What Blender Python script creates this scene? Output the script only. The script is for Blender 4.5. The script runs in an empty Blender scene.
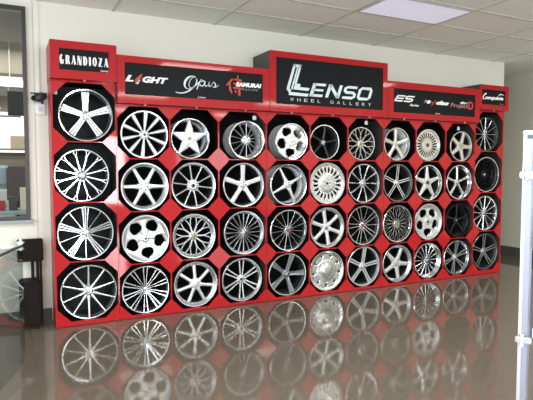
import bpy, bmesh, math, random
from mathutils import Vector, Matrix
random.seed(7)
PI = math.pi
SC = bpy.context.scene
COL = SC.collection

# ------------------------------------------------------------------ materials
def mat(name, col, rough=.5, metal=0., coat=0., ior=1.5, emit=None, es=0., noise=0., nscale=6., bump=0., bscale=60.):
    m = bpy.data.materials.new(name); m.use_nodes = True
    nt = m.node_tree; b = nt.nodes['Principled BSDF']
    b.inputs['Base Color'].default_value = (*col, 1)
    b.inputs['Roughness'].default_value = rough
    b.inputs['Metallic'].default_value = metal
    b.inputs['Coat Weight'].default_value = coat
    b.inputs['Coat Roughness'].default_value = .05
    b.inputs['IOR'].default_value = ior
    if emit:
        b.inputs['Emission Color'].default_value = (*emit, 1)
        b.inputs['Emission Strength'].default_value = es
    if noise or bump:
        tc = nt.nodes.new('ShaderNodeTexCoord')
    if noise:
        n = nt.nodes.new('ShaderNodeTexNoise'); n.inputs['Scale'].default_value = nscale
        n.inputs['Detail'].default_value = 4
        nt.links.new(tc.outputs['Object'], n.inputs['Vector'])
        r = nt.nodes.new('ShaderNodeMapRange')
        r.inputs['To Min'].default_value = 1 - noise; r.inputs['To Max'].default_value = 1 + noise
        nt.links.new(n.outputs['Fac'], r.inputs['Value'])
        mx = nt.nodes.new('ShaderNodeMix'); mx.data_type = 'RGBA'; mx.blend_type = 'MULTIPLY'
        mx.inputs[0].default_value = 1
        mx.inputs[6].default_value = (*col, 1)
        nt.links.new(r.outputs['Result'], mx.inputs[7])
        nt.links.new(mx.outputs[2], b.inputs['Base Color'])
    if bump:
        n2 = nt.nodes.new('ShaderNodeTexNoise'); n2.inputs['Scale'].default_value = bscale
        nt.links.new(tc.outputs['Object'], n2.inputs['Vector'])
        bp = nt.nodes.new('ShaderNodeBump'); bp.inputs['Strength'].default_value = bump
        bp.inputs['Distance'].default_value = .002
        nt.links.new(n2.outputs['Fac'], bp.inputs['Height'])
        nt.links.new(bp.outputs['Normal'], b.inputs['Normal'])
    return m

def glass_mat(name, tint=(1, 1, 1), ior=1.5, rough=.01):
    m = bpy.data.materials.new(name); m.use_nodes = True
    nt = m.node_tree; nt.nodes.clear()
    o = nt.nodes.new('ShaderNodeOutputMaterial'); mx = nt.nodes.new('ShaderNodeMixShader')
    t = nt.nodes.new('ShaderNodeBsdfTransparent'); t.inputs[0].default_value = (*tint, 1)
    g = nt.nodes.new('ShaderNodeBsdfGlossy'); g.inputs['Roughness'].default_value = rough
    f = nt.nodes.new('ShaderNodeFresnel'); f.inputs['IOR'].default_value = ior
    ge = nt.nodes.new('ShaderNodeNewGeometry'); mt = nt.nodes.new('ShaderNodeMath'); mt.operation = 'SUBTRACT'; mt.use_clamp = True
    nt.links.new(f.outputs[0], mt.inputs[0]); nt.links.new(ge.outputs['Backfacing'], mt.inputs[1])   # outer faces only: no total internal reflection
    nt.links.new(mt.outputs[0], mx.inputs[0]); nt.links.new(t.outputs[0], mx.inputs[1])
    nt.links.new(g.outputs[0], mx.inputs[2]); nt.links.new(mx.outputs[0], o.inputs[0])
    return m

M = {}
M['wall'] = mat('cream_wall_paint', (.80, .78, .70), .55, noise=.02, nscale=2, bump=.1)
M['wall_grey'] = mat('beige_grey_wall_paint', (.66, .64, .54), .6, noise=.02, nscale=2)
M['wall_trim'] = mat('white_wall_trim', (.78, .78, .72), .45)
M['joint'] = mat('wall_joint', (.5, .5, .46), .7)
M['base'] = mat('dark_baseboard', (.085, .095, .08), .5)
M['red'] = mat('red_lacquer', (.44, .006, .010), .5, coat=.55, ior=1.3, noise=.04, nscale=3)
M['red_head'] = mat('red_header_paint', (.40, .006, .010), .5, coat=.3, ior=1.3, noise=.03, nscale=3)
M['box_dark'] = mat('dark_grey_board', (.055, .055, .055), .5)
M['cell'] = mat('black_cell_lining', (.005, .005, .006), .8, ior=1.2)
M['cell_lit'] = mat('lit_cell_lining', (.020, .027, .029), .6, ior=1.3)  # black lining made lighter: light on the left cabinet's back put into colour
M['sign'] = mat('black_sign_board', (.010, .011, .013), .5, ior=1.2, noise=.1)
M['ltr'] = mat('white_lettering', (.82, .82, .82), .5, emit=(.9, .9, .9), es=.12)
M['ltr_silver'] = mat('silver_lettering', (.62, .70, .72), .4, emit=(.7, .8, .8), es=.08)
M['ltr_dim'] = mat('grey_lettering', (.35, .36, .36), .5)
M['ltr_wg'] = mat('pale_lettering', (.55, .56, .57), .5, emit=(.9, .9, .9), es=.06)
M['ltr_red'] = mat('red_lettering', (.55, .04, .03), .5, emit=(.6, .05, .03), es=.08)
M['ltr_pink'] = mat('dull_red_lettering', (.45, .22, .22), .5)
# wheel finishes
M['silver'] = mat('silver_alloy', (.60, .62, .64), .22, .85)
M['white'] = mat('bright_silver_paint', (.70, .72, .74), .25, .65)
M['mach'] = mat('machined_alloy', (.74, .76, .79), .18, .88)
M['chrome'] = mat('polished_alloy', (.80, .82, .85), .10, .95)
M['grey'] = mat('grey_alloy', (.22, .245, .255), .28, .7)
M['gun'] = mat('gunmetal_alloy', (.10, .105, .10), .3, .6)
M['black'] = mat('gloss_black_alloy', (.006, .006, .007), .15, 0., ior=1.4)
M['cream'] = mat('cream_silver_alloy', (.64, .62, .56), .3, .6)
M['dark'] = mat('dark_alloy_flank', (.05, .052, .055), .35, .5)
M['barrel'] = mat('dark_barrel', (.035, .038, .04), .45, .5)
M['barrel_silver'] = mat('silver_barrel', (.88, .90, .92), .35, .1)
M['rivet'] = mat('dark_rivet', (.06, .06, .06), .4, .5)
M['cap'] = mat('centre_cap_silver', (.55, .56, .58), .3, .6)
M['cap_black'] = mat('centre_cap_black', (.015, .015, .015), .3)
M['cap_red'] = mat('centre_cap_red', (.30, .05, .045), .35)
M['cap_gold'] = mat('centre_cap_gold', (.30, .26, .10), .35, .5)
M['hole'] = mat('lug_hole_shadow', (.01, .01, .01), .6)
M['tag'] = mat('pale_tag', (.55, .62, .60), .5)
M['lamp_metal'] = mat('small_lamp_metal', (.7, .7, .66), .3, .7)
M['frame'] = mat('window_frame_metal', (.045, .045, .043), .4, .3)
M['sill'] = mat('window_sill_metal', (.25, .27, .28), .35, .6)
M['glass'] = glass_mat('window_glass', (.93, .95, .95), 1.5)
M['case_glass'] = glass_mat('case_glass', (.70, .69, .67), 1.5)
M['clear'] = glass_mat('clear_glass', (.93, .96, .96), 1.45)
M['alu'] = mat('brushed_aluminium', (.74, .76, .80), .28, .6)
M['alu_dark'] = mat('shaded_aluminium', (.42, .42, .52), .35, .6)
M['clamp'] = mat('chrome_clamp', (.75, .77, .76), .15, .9)
M['leather'] = mat('dark_brown_leather', (.012, .009, .007), .6, ior=1.2, bump=.3)
M['leg'] = mat('dark_chair_post', (.015, .014, .013), .6, ior=1.2)
M['tbar'] = mat('ceiling_tbar', (.58, .58, .53), .6)
M['troffer'] = mat('ceiling_light_diffuser', (.7, .7, .78), .5, emit=(.80, .80, 1.0), es=.42)
M['plastic_w'] = mat('white_plastic', (.8, .8, .78), .4)
M['plastic_k'] = mat('dark_plastic', (.035, .04, .04), .35)

# floor: large polished tiles with thin joints
def floor_mat():
    m = mat('polished_floor', (.2, .17, .14), .06, ior=1.75)
    nt = m.node_tree; b = nt.nodes['Principled BSDF']
    tc = nt.nodes.new('ShaderNodeTexCoord')
    br = nt.nodes.new('ShaderNodeTexBrick')
    br.offset = 0; br.inputs['Scale'].default_value = 1
    br.inputs['Brick Width'].default_value = .8; br.inputs['Row Height'].default_value = .8
    br.inputs['Mortar Size'].default_value = .0025
    br.inputs['Color1'].default_value = (.155, .130, .102, 1)
    br.inputs['Color2'].default_value = (.149, .125, .098, 1)
    br.inputs['Mortar'].default_value = (.122, .102, .08, 1)
    nt.links.new(tc.outputs['Object'], br.inputs['Vector'])
    n = nt.nodes.new('ShaderNodeTexNoise'); n.inputs['Scale'].default_value = 90; n.inputs['Detail'].default_value = 3
    nt.links.new(tc.outputs['Object'], n.inputs['Vector'])
    r = nt.nodes.new('ShaderNodeMapRange'); r.inputs['To Min'].default_value = .88; r.inputs['To Max'].default_value = 1.12
    nt.links.new(n.outputs['Fac'], r.inputs['Value'])
    mx = nt.nodes.new('ShaderNodeMix'); mx.data_type = 'RGBA'; mx.blend_type = 'MULTIPLY'; mx.inputs[0].default_value = 1
    nt.links.new(br.outputs['Color'], mx.inputs[6]); nt.links.new(r.outputs['Result'], mx.inputs[7])
    nt.links.new(mx.outputs[2], b.inputs['Base Color'])
    return m
M['floor'] = floor_mat()

def ceil_mat():
    m = mat('ceiling_tile', (.62, .62, .56), .8)
    nt = m.node_tree; b = nt.nodes['Principled BSDF']
    tc = nt.nodes.new('ShaderNodeTexCoord')
    n = nt.nodes.new('ShaderNodeTexNoise'); n.inputs['Scale'].default_value = 45; n.inputs['Detail'].default_value = 6
    nt.links.new(tc.outputs['Object'], n.inputs['Vector'])
    r = nt.nodes.new('ShaderNodeMapRange'); r.inputs['To Min'].default_value = .9; r.inputs['To Max'].default_value = 1.06
    nt.links.new(n.outputs['Fac'], r.inputs['Value'])
    mx = nt.nodes.new('ShaderNodeMix'); mx.data_type = 'RGBA'; mx.blend_type = 'MULTIPLY'; mx.inputs[0].default_value = 1
    mx.inputs[6].default_value = (.90, .90, .84, 1)
    nt.links.new(r.outputs['Result'], mx.inputs[7]); nt.links.new(mx.outputs[2], b.inputs['Base Color'])
    return m
M['ceil'] = ceil_mat()

# ------------------------------------------------------------------ helpers
def mesh_obj(name, me, parent=None, loc=(0, 0, 0), rot=None):
    o = bpy.data.objects.new(name, me); COL.objects.link(o)
    if parent: o.parent = parent
    o.location = loc
    if rot: o.rotation_euler = rot
    return o
def build(name, bm, m, parent=None, smooth=False, loc=(0, 0, 0), rot=None):
    me = bpy.data.meshes.new(name)
    bmesh.ops.recalc_face_normals(bm, faces=bm.faces)
    bm.to_mesh(me); bm.free()
    for k in (m if isinstance(m, (list, tuple)) else [m]): me.materials.append(k)
    if smooth:
        for p in me.polygons: p.use_smooth = True
        try: me.set_sharp_from_angle(angle=math.radians(35))
        except Exception: pass
    return mesh_obj(name, me, parent, loc, rot)
def thing(name, label, cat, loc=(0, 0, 0), rz=0, group=None):
    o = bpy.data.objects.new(name, None); COL.objects.link(o)
    o.empty_display_size = .1
    o.location = loc; o.rotation_euler = (0, 0, rz)
    o['label'] = label; o['category'] = cat
    if group: o['group'] = group
    return o
def tag(o, label, cat, group=None):
    o['label'] = label; o['category'] = cat
    if group: o['group'] = group
    return o
def struct(o):
    o['kind'] = 'structure'; return o
def box(bm, x0, x1, y0, y1, z0, z1, bev=0, mi=0):
    vs = [bm.verts.new((x, y, z)) for x in (x0, x1) for y in (y0, y1) for z in (z0, z1)]
    fs = [(0, 1, 3, 2), (4, 6, 7, 5), (0, 4, 5, 1), (2, 3, 7, 6), (0, 2, 6, 4), (1, 5, 7, 3)]
    ff = [bm.faces.new([vs[i] for i in f]) for f in fs]
    for f in ff: f.material_index = mi
    if bev:
        es = set(e for f in ff for e in f.edges)
        bmesh.ops.bevel(bm, geom=list(es), offset=bev, segments=2, affect='EDGES')
def bx(name, x0, x1, y0, y1, z0, z1, m, parent=None, bev=0):
    bm = bmesh.new(); box(bm, x0, x1, y0, y1, z0, z1, bev)
    return build(name, bm, m, parent)
def tube(bm, pts, r, n=10):
    pts = [Vector(p) for p in pts]; rings = []
    for i, p in enumerate(pts):
        d = (pts[min(i + 1, len(pts) - 1)] - pts[max(i - 1, 0)]).normalized()
        a = Vector((0, 0, 1)) if abs(d.z) < .9 else Vector((1, 0, 0))
        u = d.cross(a).normalized(); v = d.cross(u)
        rr = r[i] if isinstance(r, (list, tuple)) else r
        rings.append([bm.verts.new(p + (u * math.cos(t) + v * math.sin(t)) * rr) for t in [2 * PI * k / n for k in range(n)]])
    for a, b in zip(rings, rings[1:]):
        for k in range(n): bm.faces.new((a[k], a[(k + 1) % n], b[(k + 1) % n], b[k]))
    bm.faces.new(rings[0]); bm.faces.new(rings[-1])
def lathe(bm, prof, n=72, closed=True):
    # prof: list of (radius, y); axis = Y
    rings = []
    for r, y in prof:
        if r < 1e-6: rings.append([bm.verts.new((0, y, 0))])
        else: rings.append([bm.verts.new((r * math.sin(2 * PI * k / n), y, r * math.cos(2 * PI * k / n))) for k in range(n)])
    prs = list(zip(rings, rings[1:]))
    if closed: prs.append((rings[-1], rings[0]))
    for a, b in prs:
        for k in range(n):
            k2 = (k + 1) % n
            if len(a) == 1 and len(b) == 1: continue
            if len(a) == 1: bm.faces.new((a[0], b[k2], b[k]))
            elif len(b) == 1: bm.faces.new((a[k], a[k2], b[0]))
            else: bm.faces.new((a[k], a[k2], b[k2], b[k]))

# ------------------------------------------------------------------ wheels
def smooth_st(st, n=14):
    """resample the stations (r, c, a, y) with a smooth curve"""
    out = []
    m = len(st)
    for i in range(m - 1):
        p0 = st[max(i - 1, 0)]; p1 = st[i]; p2 = st[i + 1]; p3 = st[min(i + 2, m - 1)]
        k = max(2, n // (m - 1))
        for j in range(k):
            t = j / k
            q = []
            for a, b, c, d in zip(p0, p1, p2, p3):
                q.append(.5 * (2 * b + (c - a) * t + (2 * a - 5 * b + 4 * c - d) * t * t + (3 * b - a - 3 * c + d) * t ** 3))
            out.append(tuple(q))
    out.append(tuple(st[-1]))
    return out
def bar(bm, st, R, th=.022, bev=.006, crown=0., K=7, smooth=True):
    """a spoke bar: stations (r fraction, centre angle, half angle, y)"""
    S = smooth_st(st) if smooth else st
    us = [-1, -.8, -.4, 0, .4, .8, 1] if K == 7 else [-1, -.7, .7, 1]
    rows = []
    for r, c, a, y in S:
        row = []
        for u in us:
            th_ = c + a * u
            yy = y + (bev if abs(u) > .99 else 0) - crown * (1 - u * u)
            row.append(bm.verts.new((r * R * math.sin(th_), yy, r * R * math.cos(th_))))
        for u in (1, -1):
            th_ = c + a * u
            row.append(bm.verts.new((r * R * math.sin(th_), y + th, r * R * math.cos(th_))))
        rows.append(row)
    n = len(rows[0])
    for A, B in zip(rows, rows[1:]):
        for k in range(n):
            k2 = (k + 1) % n
            f = bm.faces.new((A[k], A[k2], B[k2], B[k]))
            f.material_index = 0 if 0 < k < len(us) - 2 or (K == 7 and k < len(us) - 1) else 1
            if k >= len(us) - 1: f.material_index = 1
    bm.faces.new(rows[0]); bm.faces.new(rows[-1])

def wedge(w):  # lateral half width (fraction of R) to half angle at r
    return lambda r: math.asin(min(.95, w / r))

def make_wheel(spec, x, zfloor, R, label):
    """a wheel standing on zfloor with its face towards -y"""
    g = spec.get
    lip = g('lip', .05); rs = 1 - lip                    # end of the spokes as a fraction of R
    dd = g('dish', .012); yh = g('hub_y', .03); W = g('W', .2); n = spec['n']
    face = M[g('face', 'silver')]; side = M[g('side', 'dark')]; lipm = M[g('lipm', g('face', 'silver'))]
    t = thing('alloy_wheel', label, 'wheel', (x, .03, zfloor), 0, 'alloy wheels on the display wall')
    c = (0, 0, R)
    # rim: lip and dish
    bm = bmesh.new()
    e = .008
    prof = [(R * .985, .014), (R, .010), (R, .003), (R * .985, 0), (R - e * 1.6, .001), (R - e * 1.9, .006)]
    rin = rs * R - .002
    prof += [(rin + (R - e * 1.9 - rin) * .5, .006 + dd * .45), (rin + .003, .006 + dd), (rin, .010 + dd), (rin, .03 + dd)]
    lathe(bm, prof, 80)
    build('rim_lip', bm, lipm, t, True, c)
    # barrel
    bm = bmesh.new()
    rb = R * .90
    lathe(bm, [(R * .975, .0145), (R * .97, .03), (rb, .045), (rb * .985, W * .6), (R * .95, W - .02), (R * .975, W - .012), (R * .975, W),
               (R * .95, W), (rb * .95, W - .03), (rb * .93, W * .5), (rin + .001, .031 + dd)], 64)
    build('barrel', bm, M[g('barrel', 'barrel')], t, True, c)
    # hub
    hr = g('hub', .17) * R
    hy = yh
    bm = bmesh.new()
    hd = g('hub_dome', 0)
    lathe(bm, [(0, hy - .004 - hd), (hr * .45, hy - .004 - hd), (hr * .8, hy - .003 - hd * .5), (hr, hy + .003), (hr, hy + .035), (0, hy + .035)], 40, False)
    build('hub', bm, M[g('hubm', g('face', 'silver'))], t, True, c)
    # centre cap
    cr = g('cap', .055) * R
    bm = bmesh.new()
    lathe(bm, [(0, hy - .012 - hd), (cr * .7, hy - .0115 - hd), (cr, hy - .009 - hd), (cr, hy - .002 - hd), (0, hy - .002 - hd)], 28, False)
    build('centre_cap', bm, M[g('capm', 'cap')], t, True, c)
    # lug holes
    nl = g('lugs', 5)
    if nl:
        lr = g('lug_r', .115) * R
        bm = bmesh.new(); s = .017 * R / .24 * .24 * 4.2 * .24 / .24
        s = .0068
        lathe(bm, [(0, -.004), (s * .8, -.004), (s, -.0025), (s, .003), (0, .003)], 12, False)
        me = None
        for k in range(nl):
            a = 2 * PI * k / nl + g('lug_off', .3)
            p = (lr * math.sin(a), hy - .0045 - hd * .7, R + lr * math.cos(a))
            if me is None:
                o = build('lug_hole', bm, M[g('lugm', 'hole')], t, True, p); me = o.data
            else: mesh_obj('lug_hole', me, t, p)
    # spokes
    off = math.radians(g('off', 0))
    bm = bmesh.new()
    yr = .008 + dd                                       # depth at the rim
    r0 = g('hub', .17) * .8
    sp = PI / n
    kind = spec['kind']; w = g('w', .05); w2 = g('w2', w); wm = g('wm', (w + w2) / 2)
    th = g('th', .022); cv = g('curve', .0)               # curve: how much the spoke bows forward mid-way
    def Y(r):
        u = max(0, (r - r0) / (rs - r0)); return yh + (yr - yh) * u - cv * math.sin(PI * u)
    if kind == 'straight':                               # w at hub, w2 at rim, lateral fractions of R
        st = []
        for i in range(5):
            u = i / 4; r = r0 + (rs - r0) * u
            ww = w * (1 - u) ** 2 + 2 * wm * u * (1 - u) + w2 * u * u
            st.append((r, g('twist', 0) * u * u, math.asin(min(.9, ww / r)), Y(r)))
        bar(bm, st, R, th, g('bev', .006), g('crown', .007))
    elif kind == 'multi':                                # several bars per unit: gaps given as lateral offsets hub->rim
        for o0, o1 in spec['bars']:
            st = []
            for i in range(5):
                u = i / 4; r = r0 + (rs - r0) * u
                ww = w + (w2 - w) * u; oo = o0 + (o1 - o0) * u
                st.append((r, math.asin(max(-.9, min(.9, oo / r))), math.asin(min(.9, ww / r)), Y(r)))
            bar(bm, st, R, th, g('bev', .004), 0, 4)
    elif kind == 'web':                                  # stations given as (radial fraction, share of the spacing)
        st = []
        for u, a in spec['st']:
            r = r0 + (rs - r0) * u
            st.append((r, 0, a * sp * .9995, Y(r)))
        bar(bm, st, R, th, g('bev', .005), g('crown', 0))
    elif kind == 'holes':                                # plate pierced by round windows centred at rc (fraction of R)
        rc, qr, qt = spec['rc'], spec['qr'], spec['qt']; st = []
        rr_ = [r0] + [rc - qr * math.cos(PI * i / 16) for i in range(17)] + [rs]
        for i, r in enumerate(rr_):
            v = max(0, 1 - ((r - rc) / qr) ** 2)
            st.append((r, 0, (sp - math.asin(min(.9, qt * math.sqrt(v) / r))) * .9995, Y(r)))
        bar(bm, st, R, th, g('bev', .005), g('crown', 0), smooth=False)
    elif kind == 'y':                                    # stem that forks at rf
        rf = g('fork', .55); st = []
        for i in range(4):
            u = i / 3; r = r0 + (rf - r0) * u
            st.append((r, 0, math.asin(min(.9, w / r)), Y(r)))
        bar(bm, st, R, th, .004, 0, 4)
        for s in (-1, 1):
            st = []
            for i in range(5):
                u = i / 4; r = rf + (rs - rf) * u
                st.append((r, s * (w * .4 / r + sp * g('spread', .55) * u), math.asin(w2 / r), Y(r) + (.0006 if s > 0 else 0)))
            bar(bm, st, R, th, .004, 0, 4)
    elif kind == 'mesh':                                 # two crossing bars
        for s in (-1, 1):
            st = []
            for i in range(6):
                u = i / 5; r = r0 + (rs - r0) * u
                st.append((r, s * sp * g('spread', 1.2) * (u - g('cross', .35)), math.asin(min(.9, w / r)), Y(r) + (.0006 if s > 0 else 0)))
            bar(bm, st, R, th, .003, 0, 4)
    me = None
    for k in range(n):
        rot = (0, off + 2 * PI * k / n, 0)
        if me is None:
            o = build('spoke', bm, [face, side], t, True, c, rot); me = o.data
        else: mesh_obj('spoke', me, t, c, rot)
    if g('star'):                                        # thin blades between the wide spokes
        bm = bmesh.new(); st = []
        for i in range(4):
            u = i / 3; r = r0 + (rs - r0) * u
            st.append((r, 0, math.asin(.014 / r), Y(r)))
        bar(bm, st, R, .016, .004, 0, 4)
        me = None
        for k in range(n):
            rot = (0, off + 2 * PI * (k + .5) / n, 0)
            if me is None: o = build('thin_spoke', bm, [face, side], t, True, c, rot); me = o.data
            else: mesh_obj('thin_spoke', me, t, c, rot)
    if g('rivets'):
        bm = bmesh.new(); s = .0045
        lathe(bm, [(0, -.004), (s * .7, -.004), (s, -.002), (s, .004), (0, .004)], 10, False)
        me = None; nr = spec['rivets']
        for k in range(nr):
            a = 2 * PI * k / nr; rr = R * (rs + .02)
            p = (rr * math.sin(a), .009 + dd * .9, R + rr * math.cos(a))
            if me is None: o = build('rivet', bm, M[g('rivetm', 'rivet')], t, True, p); me = o.data
            else: mesh_obj('rivet', me, t, p)
    if g('disc'):                                        # solid centre plate with slots outside it
        bm = bmesh.new(); q = spec['disc'] * R
        lathe(bm, [(0, yh - .003), (q * .5, yh - .004), (q * .9, yh - .003), (q, yh + .003), (q, yh + .02), (0, yh + .02)], 60, False)
        build('centre_plate', bm, face, t, True, c)
    return t

XB = [-.588, -.006, .519, 1.044, 1.606, 2.168, 2.693, 3.230, 3.759, 4.274, 4.815, 5.376]
ROW_MAIN = [2.100, 1.586, 1.066, .544, .028]
ROW_LEFT = [2.288, 1.738, 1.170, .612, .040]
ROW_RIGHT = [2.282, 1.730, 1.156, .612, .052]
def rows(c): return ROW_LEFT if c == 1 else ROW_RIGHT if c == 11 else ROW_MAIN

ROWN = ['top', 'second', 'third', 'bottom']
def place(c, r):
    if c == 1: p = 'tall left cabinet'
    elif c == 11: p = 'tall right-end cabinet'
    else:
        p = ['left wide cabinet', 'centre cabinet', 'right wide cabinet'][(c - 2) // 3] + ', ' + ['left', 'middle', 'right'][(c - 2) % 3] + ' column'
    return '%s row, %s' % (ROWN[r - 1], p)

# window-like webs
ROUND = [(0, 1), (.12, 1), (.28, .62), (.5, .38), (.72, .5), (.9, .85), (.97, 1), (1, 1)]
WH = {}
WH[1, 1] = (-.278, .247, dict(kind='multi', n=5, bars=[(-.06, -.10), (0, 0), (.06, .10)], w=.036, w2=.050, face='silver', side='black', lipm='chrome', lip=.12, dish=.02, hub=.2, hubm='silver', rivets=24, hub_y=.035, lugm='hole', rivetm='hole', cap=.08), 'grey wheel with five broad spokes and a riveted polished lip')
WH[1, 2] = (-.325, .250, dict(kind='y', n=12, w=.035, w2=.014, fork=.74, spread=.26, face='mach', side='black', lipm='mach', lip=.035, dish=.004, hub=.2, hubm='grey', off=15, hub_y=.02, cap=.09, lug_r=.15), 'machined wheel with twelve spokes forked at the rim')
WH[1, 3] = (-.300, .258, dict(kind='multi', n=5, bars=[(-.04, -.105), (0, 0), (.04, .105)], w=.022, w2=.032, face='mach', side='dark', lipm='silver', lip=.04, dish=.004, hub=.14, star=1, off=0, hub_y=.03, cap=.09), 'silver wheel with five triple blades and five thin spokes')
WH[1, 4] = (-.281, .262, dict(kind='straight', n=10, w=.055, w2=.034, wm=.034, face='mach', side='black', lipm='mach', lip=.04, dish=.004, hub=.2, hub_y=.035, lug_r=.13), 'wheel with ten straight machined spokes on black')
WH[2, 1] = (.273, .236, dict(kind='straight', n=10, w=.026, w2=.085, wm=.085, face='white', side='white', lipm='white', lip=.05, dish=.004, hub=.2, off=5, hub_y=.02, capm='cap_black', cap=.07, lug_r=.13, lugm='rivet'), 'bright wheel with ten paddle spokes and black cap')
WH[2, 2] = (.270, .239, dict(kind='straight', n=6, w=.12, w2=.075, wm=.075, face='white', side='silver', lipm='white', lip=.16, dish=.035, off=30, hub=.22, hub_y=.04, lug_r=.14), 'bright six-spoke wheel with a very wide lip')
WH[2, 3] = (.272, .239, dict(kind='holes', n=5, rc=.63, qr=.25, qt=.255, face='white', side='silver', lipm='white', lip=.07, dish=.004, off=64, hub=.2, hub_y=.025, capm='cap_black', lug_r=.13, lugm='rivet'), 'bright dish wheel with five round windows')
WH[2, 4] = (.264, .241, dict(kind='multi', n=10, bars=[(-.022, -.088), (.022, .088)], w=.016, w2=.038, face='mach', side='black', lipm='mach', lip=.04, dish=.003, hub=.1, hub_y=.03, cap=.06, lugs=0), 'machined fan wheel with ten clusters of radiating blades')
WH[3, 1] = (.745, .209, dict(kind='straight', n=5, w=.27, w2=.05, wm=.20, face='white', side='silver', lipm='chrome', lip=.14, dish=.03, hub=.3, hub_y=.03, capm='cap_gold', cap=.1, lugs=0, barrel='barrel_silver'), 'small white star wheel with polished deep lip')
WH[3, 2] = (.778, .242, dict(kind='straight', n=10, w=.034, w2=.036, wm=.026, face='white', side='grey', lipm='silver', lip=.11, dish=.01, off=-10, hub=.26, hub_y=.03, capm='cap_black', lug_r=.17, cap=.09, lugs=10), 'bright wheel with ten slim spokes and large hub')
WH[3, 3] = (.779, .236, dict(kind='y', n=10, w=.042, w2=.028, fork=.52, spread=.5, face='silver', side='silver', lipm='silver', lip=.17, dish=.02, off=18, hub=.2, hub_y=.035, capm='cap_gold', cap=.08, rivets=20, rivetm='barrel_silver'), 'silver forked-spoke mesh wheel with gold cap')
WH[3, 4] = (.794, .241, dict(kind='straight', n=7, w=.08, w2=.085, wm=.07, face='white', side='grey', lipm='silver', lip=.17, dish=.02, off=-4, hub=.26, hub_y=.02, rivets=28, rivetm='barrel_silver', cap=.14, lugs=0), 'silver seven-spoke wheel with studded lip')
WH[4, 1] = (1.385, .209, dict(kind='straight', n=14, w=.022, w2=.028, wm=.02, face='silver', side='grey', lipm='chrome', lip=.12, dish=.012, hub=.26, hub_y=.02, barrel='barrel_silver', lug_r=.15, lugm='rivet'), 'small fourteen-spoke silver wheel with exposed barrel')
WH[4, 2] = (1.347, .242, dict(kind='straight', n=5, w=.11, w2=.12, wm=.10, face='white', side='grey', lipm='silver', lip=.10, dish=.012, hub=.2, hub_y=.03, crown=.003), 'silver wheel with five plain straight spokes')
WH[4, 3] = (1.353, .241, dict(kind='straight', n=20, w=.014, w2=.026, wm=.015, face='mach', side='gun', lipm='silver', lip=.13, dish=.018, hub=.13, hub_y=.035, cap=.06, lug_r=.1), 'wheel with twenty fine machined spokes')
WH[4, 4] = (1.325, .240, dict(kind='multi', n=6, bars=[(-.045, -.11), (.045, .11)], w=.032, w2=.036, face='white', side='grey', lipm='silver', lip=.12, dish=.014, off=0, hub=.2, hub_y=.03, capm='cap_black', cap=.07, lug_r=.13), 'silver wheel with six twin spokes and black cap')
WH[5, 1] = (1.945, .207, dict(kind='holes', n=5, rc=.63, qr=.24, qt=.28, face='white', side='silver', lipm='chrome', lip=.10, dish=.008, off=7, hub=.3, hub_y=.012, barrel='barrel_silver', cap=.08, lugs=0), 'small bright wheel with five rounded windows')
WH[5, 2] = (1.907, .236, dict(kind='straight', n=4, w=.10, w2=.05, wm=.065, face='white', side='silver', lipm='chrome', lip=.12, dish=.03, off=-27, hub=.2, hub_y=.03, barrel='barrel_silver'), 'silver wheel with four tapering spokes like a cross')
WH[5, 3] = (1.909, .238, dict(kind='straight', n=15, w=.017, w2=.020, wm=.014, face='mach', side='black', lipm='chrome', lip=.06, dish=.012, hub=.14, hub_y=.035, capm='cap_red', cap=.10, lugs=0), 'thin fifteen-spoke wheel with a red centre cap')
WH[5, 4] = (1.894, .246, dict(kind='straight', n=5, w=.08, w2=.15, wm=.10, face='grey', side='gun', lipm='silver', lip=.035, dish=.004, off=18, hub=.2, hub_y=.035, crown=-.004, lug_r=.13), 'grey wheel with five flared concave spokes')
WH[6, 1] = (2.385, .207, dict(kind='straight', n=5, w=.09, w2=.11, wm=.08, face='black', side='black', lipm='chrome', lip=.06, dish=.03, hub=.22, hub_y=.04, off=10, lugm='lamp_metal', cap=.08, capm='cap'), 'small black five-spoke wheel with polished lip')
WH[6, 2] = (2.430, .246, dict(kind='web', n=20, st=[(0, 1), (.40, 1), (.46, .85), (.52, .55), (.80, .5), (.88, .85), (1, 1)], face='silver', side='grey', lipm='silver', lip=.16, dish=.004, hub=.3, hub_y=.016, disc=.5, bev=.002, lug_r=.17, cap=.07, capm='rivet'), 'silver disc wheel ringed by twenty narrow slots')
WH[6, 3] = (2.431, .242, dict(kind='straight', n=6, w=.11, w2=.11, wm=.085, face='white', side='silver', lipm='silver', lip=.15, dish=.015, off=-10, hub=.2, hub_y=.03, cap=.09, capm='grey', lugs=0), 'bright six-spoke wheel with grey cap ring')
WH[6, 4] = (2.431, .242, dict(kind='web', n=9, st=[(0, 1), (.6, 1), (.68, .95), (.76, .76), (.84, .76), (.92, .95), (1, 1)], face='silver', side='silver', lipm='chrome', lip=.15, dish=.008, hub=.42, hub_dome=.018, hub_y=.02, off=0, disc=.62, bev=.003, lugs=0, cap=.2, capm='silver', hubm='silver'), 'chrome full-cover wheel with small slots and domed centre')
WH[7, 1] = (2.915, .203, dict(kind='mesh', n=10, w=.019, spread=1.15, cross=.42, face='cream', side='grey', lipm='silver', lip=.035, dish=.003, hub=.2, hub_y=.02, cap=.1, capm='cap_gold', lugs=0), 'small cream mesh wheel with ten forked spokes')
WH[7, 2] = (2.959, .240, dict(kind='straight', n=10, w=.03, w2=.055, wm=.028, face='silver', side='dark', lipm='silver', lip=.05, dish=.01, off=18, hub=.2, hub_y=.025, twist=.06), 'silver wheel with ten slim flaring spokes')
WH[7, 3] = (2.962, .243, dict(kind='multi', n=5, bars=[(-.045, -.12), (.045, .12)], w=.020, w2=.018, face='mach', side='black', lipm='silver', lip=.04, dish=.006, off=-18, hub=.16, hub_y=.03, capm='cap_red', cap=.085, lugs=0, star=1), 'wheel with slender split spokes and a red cap')
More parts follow.
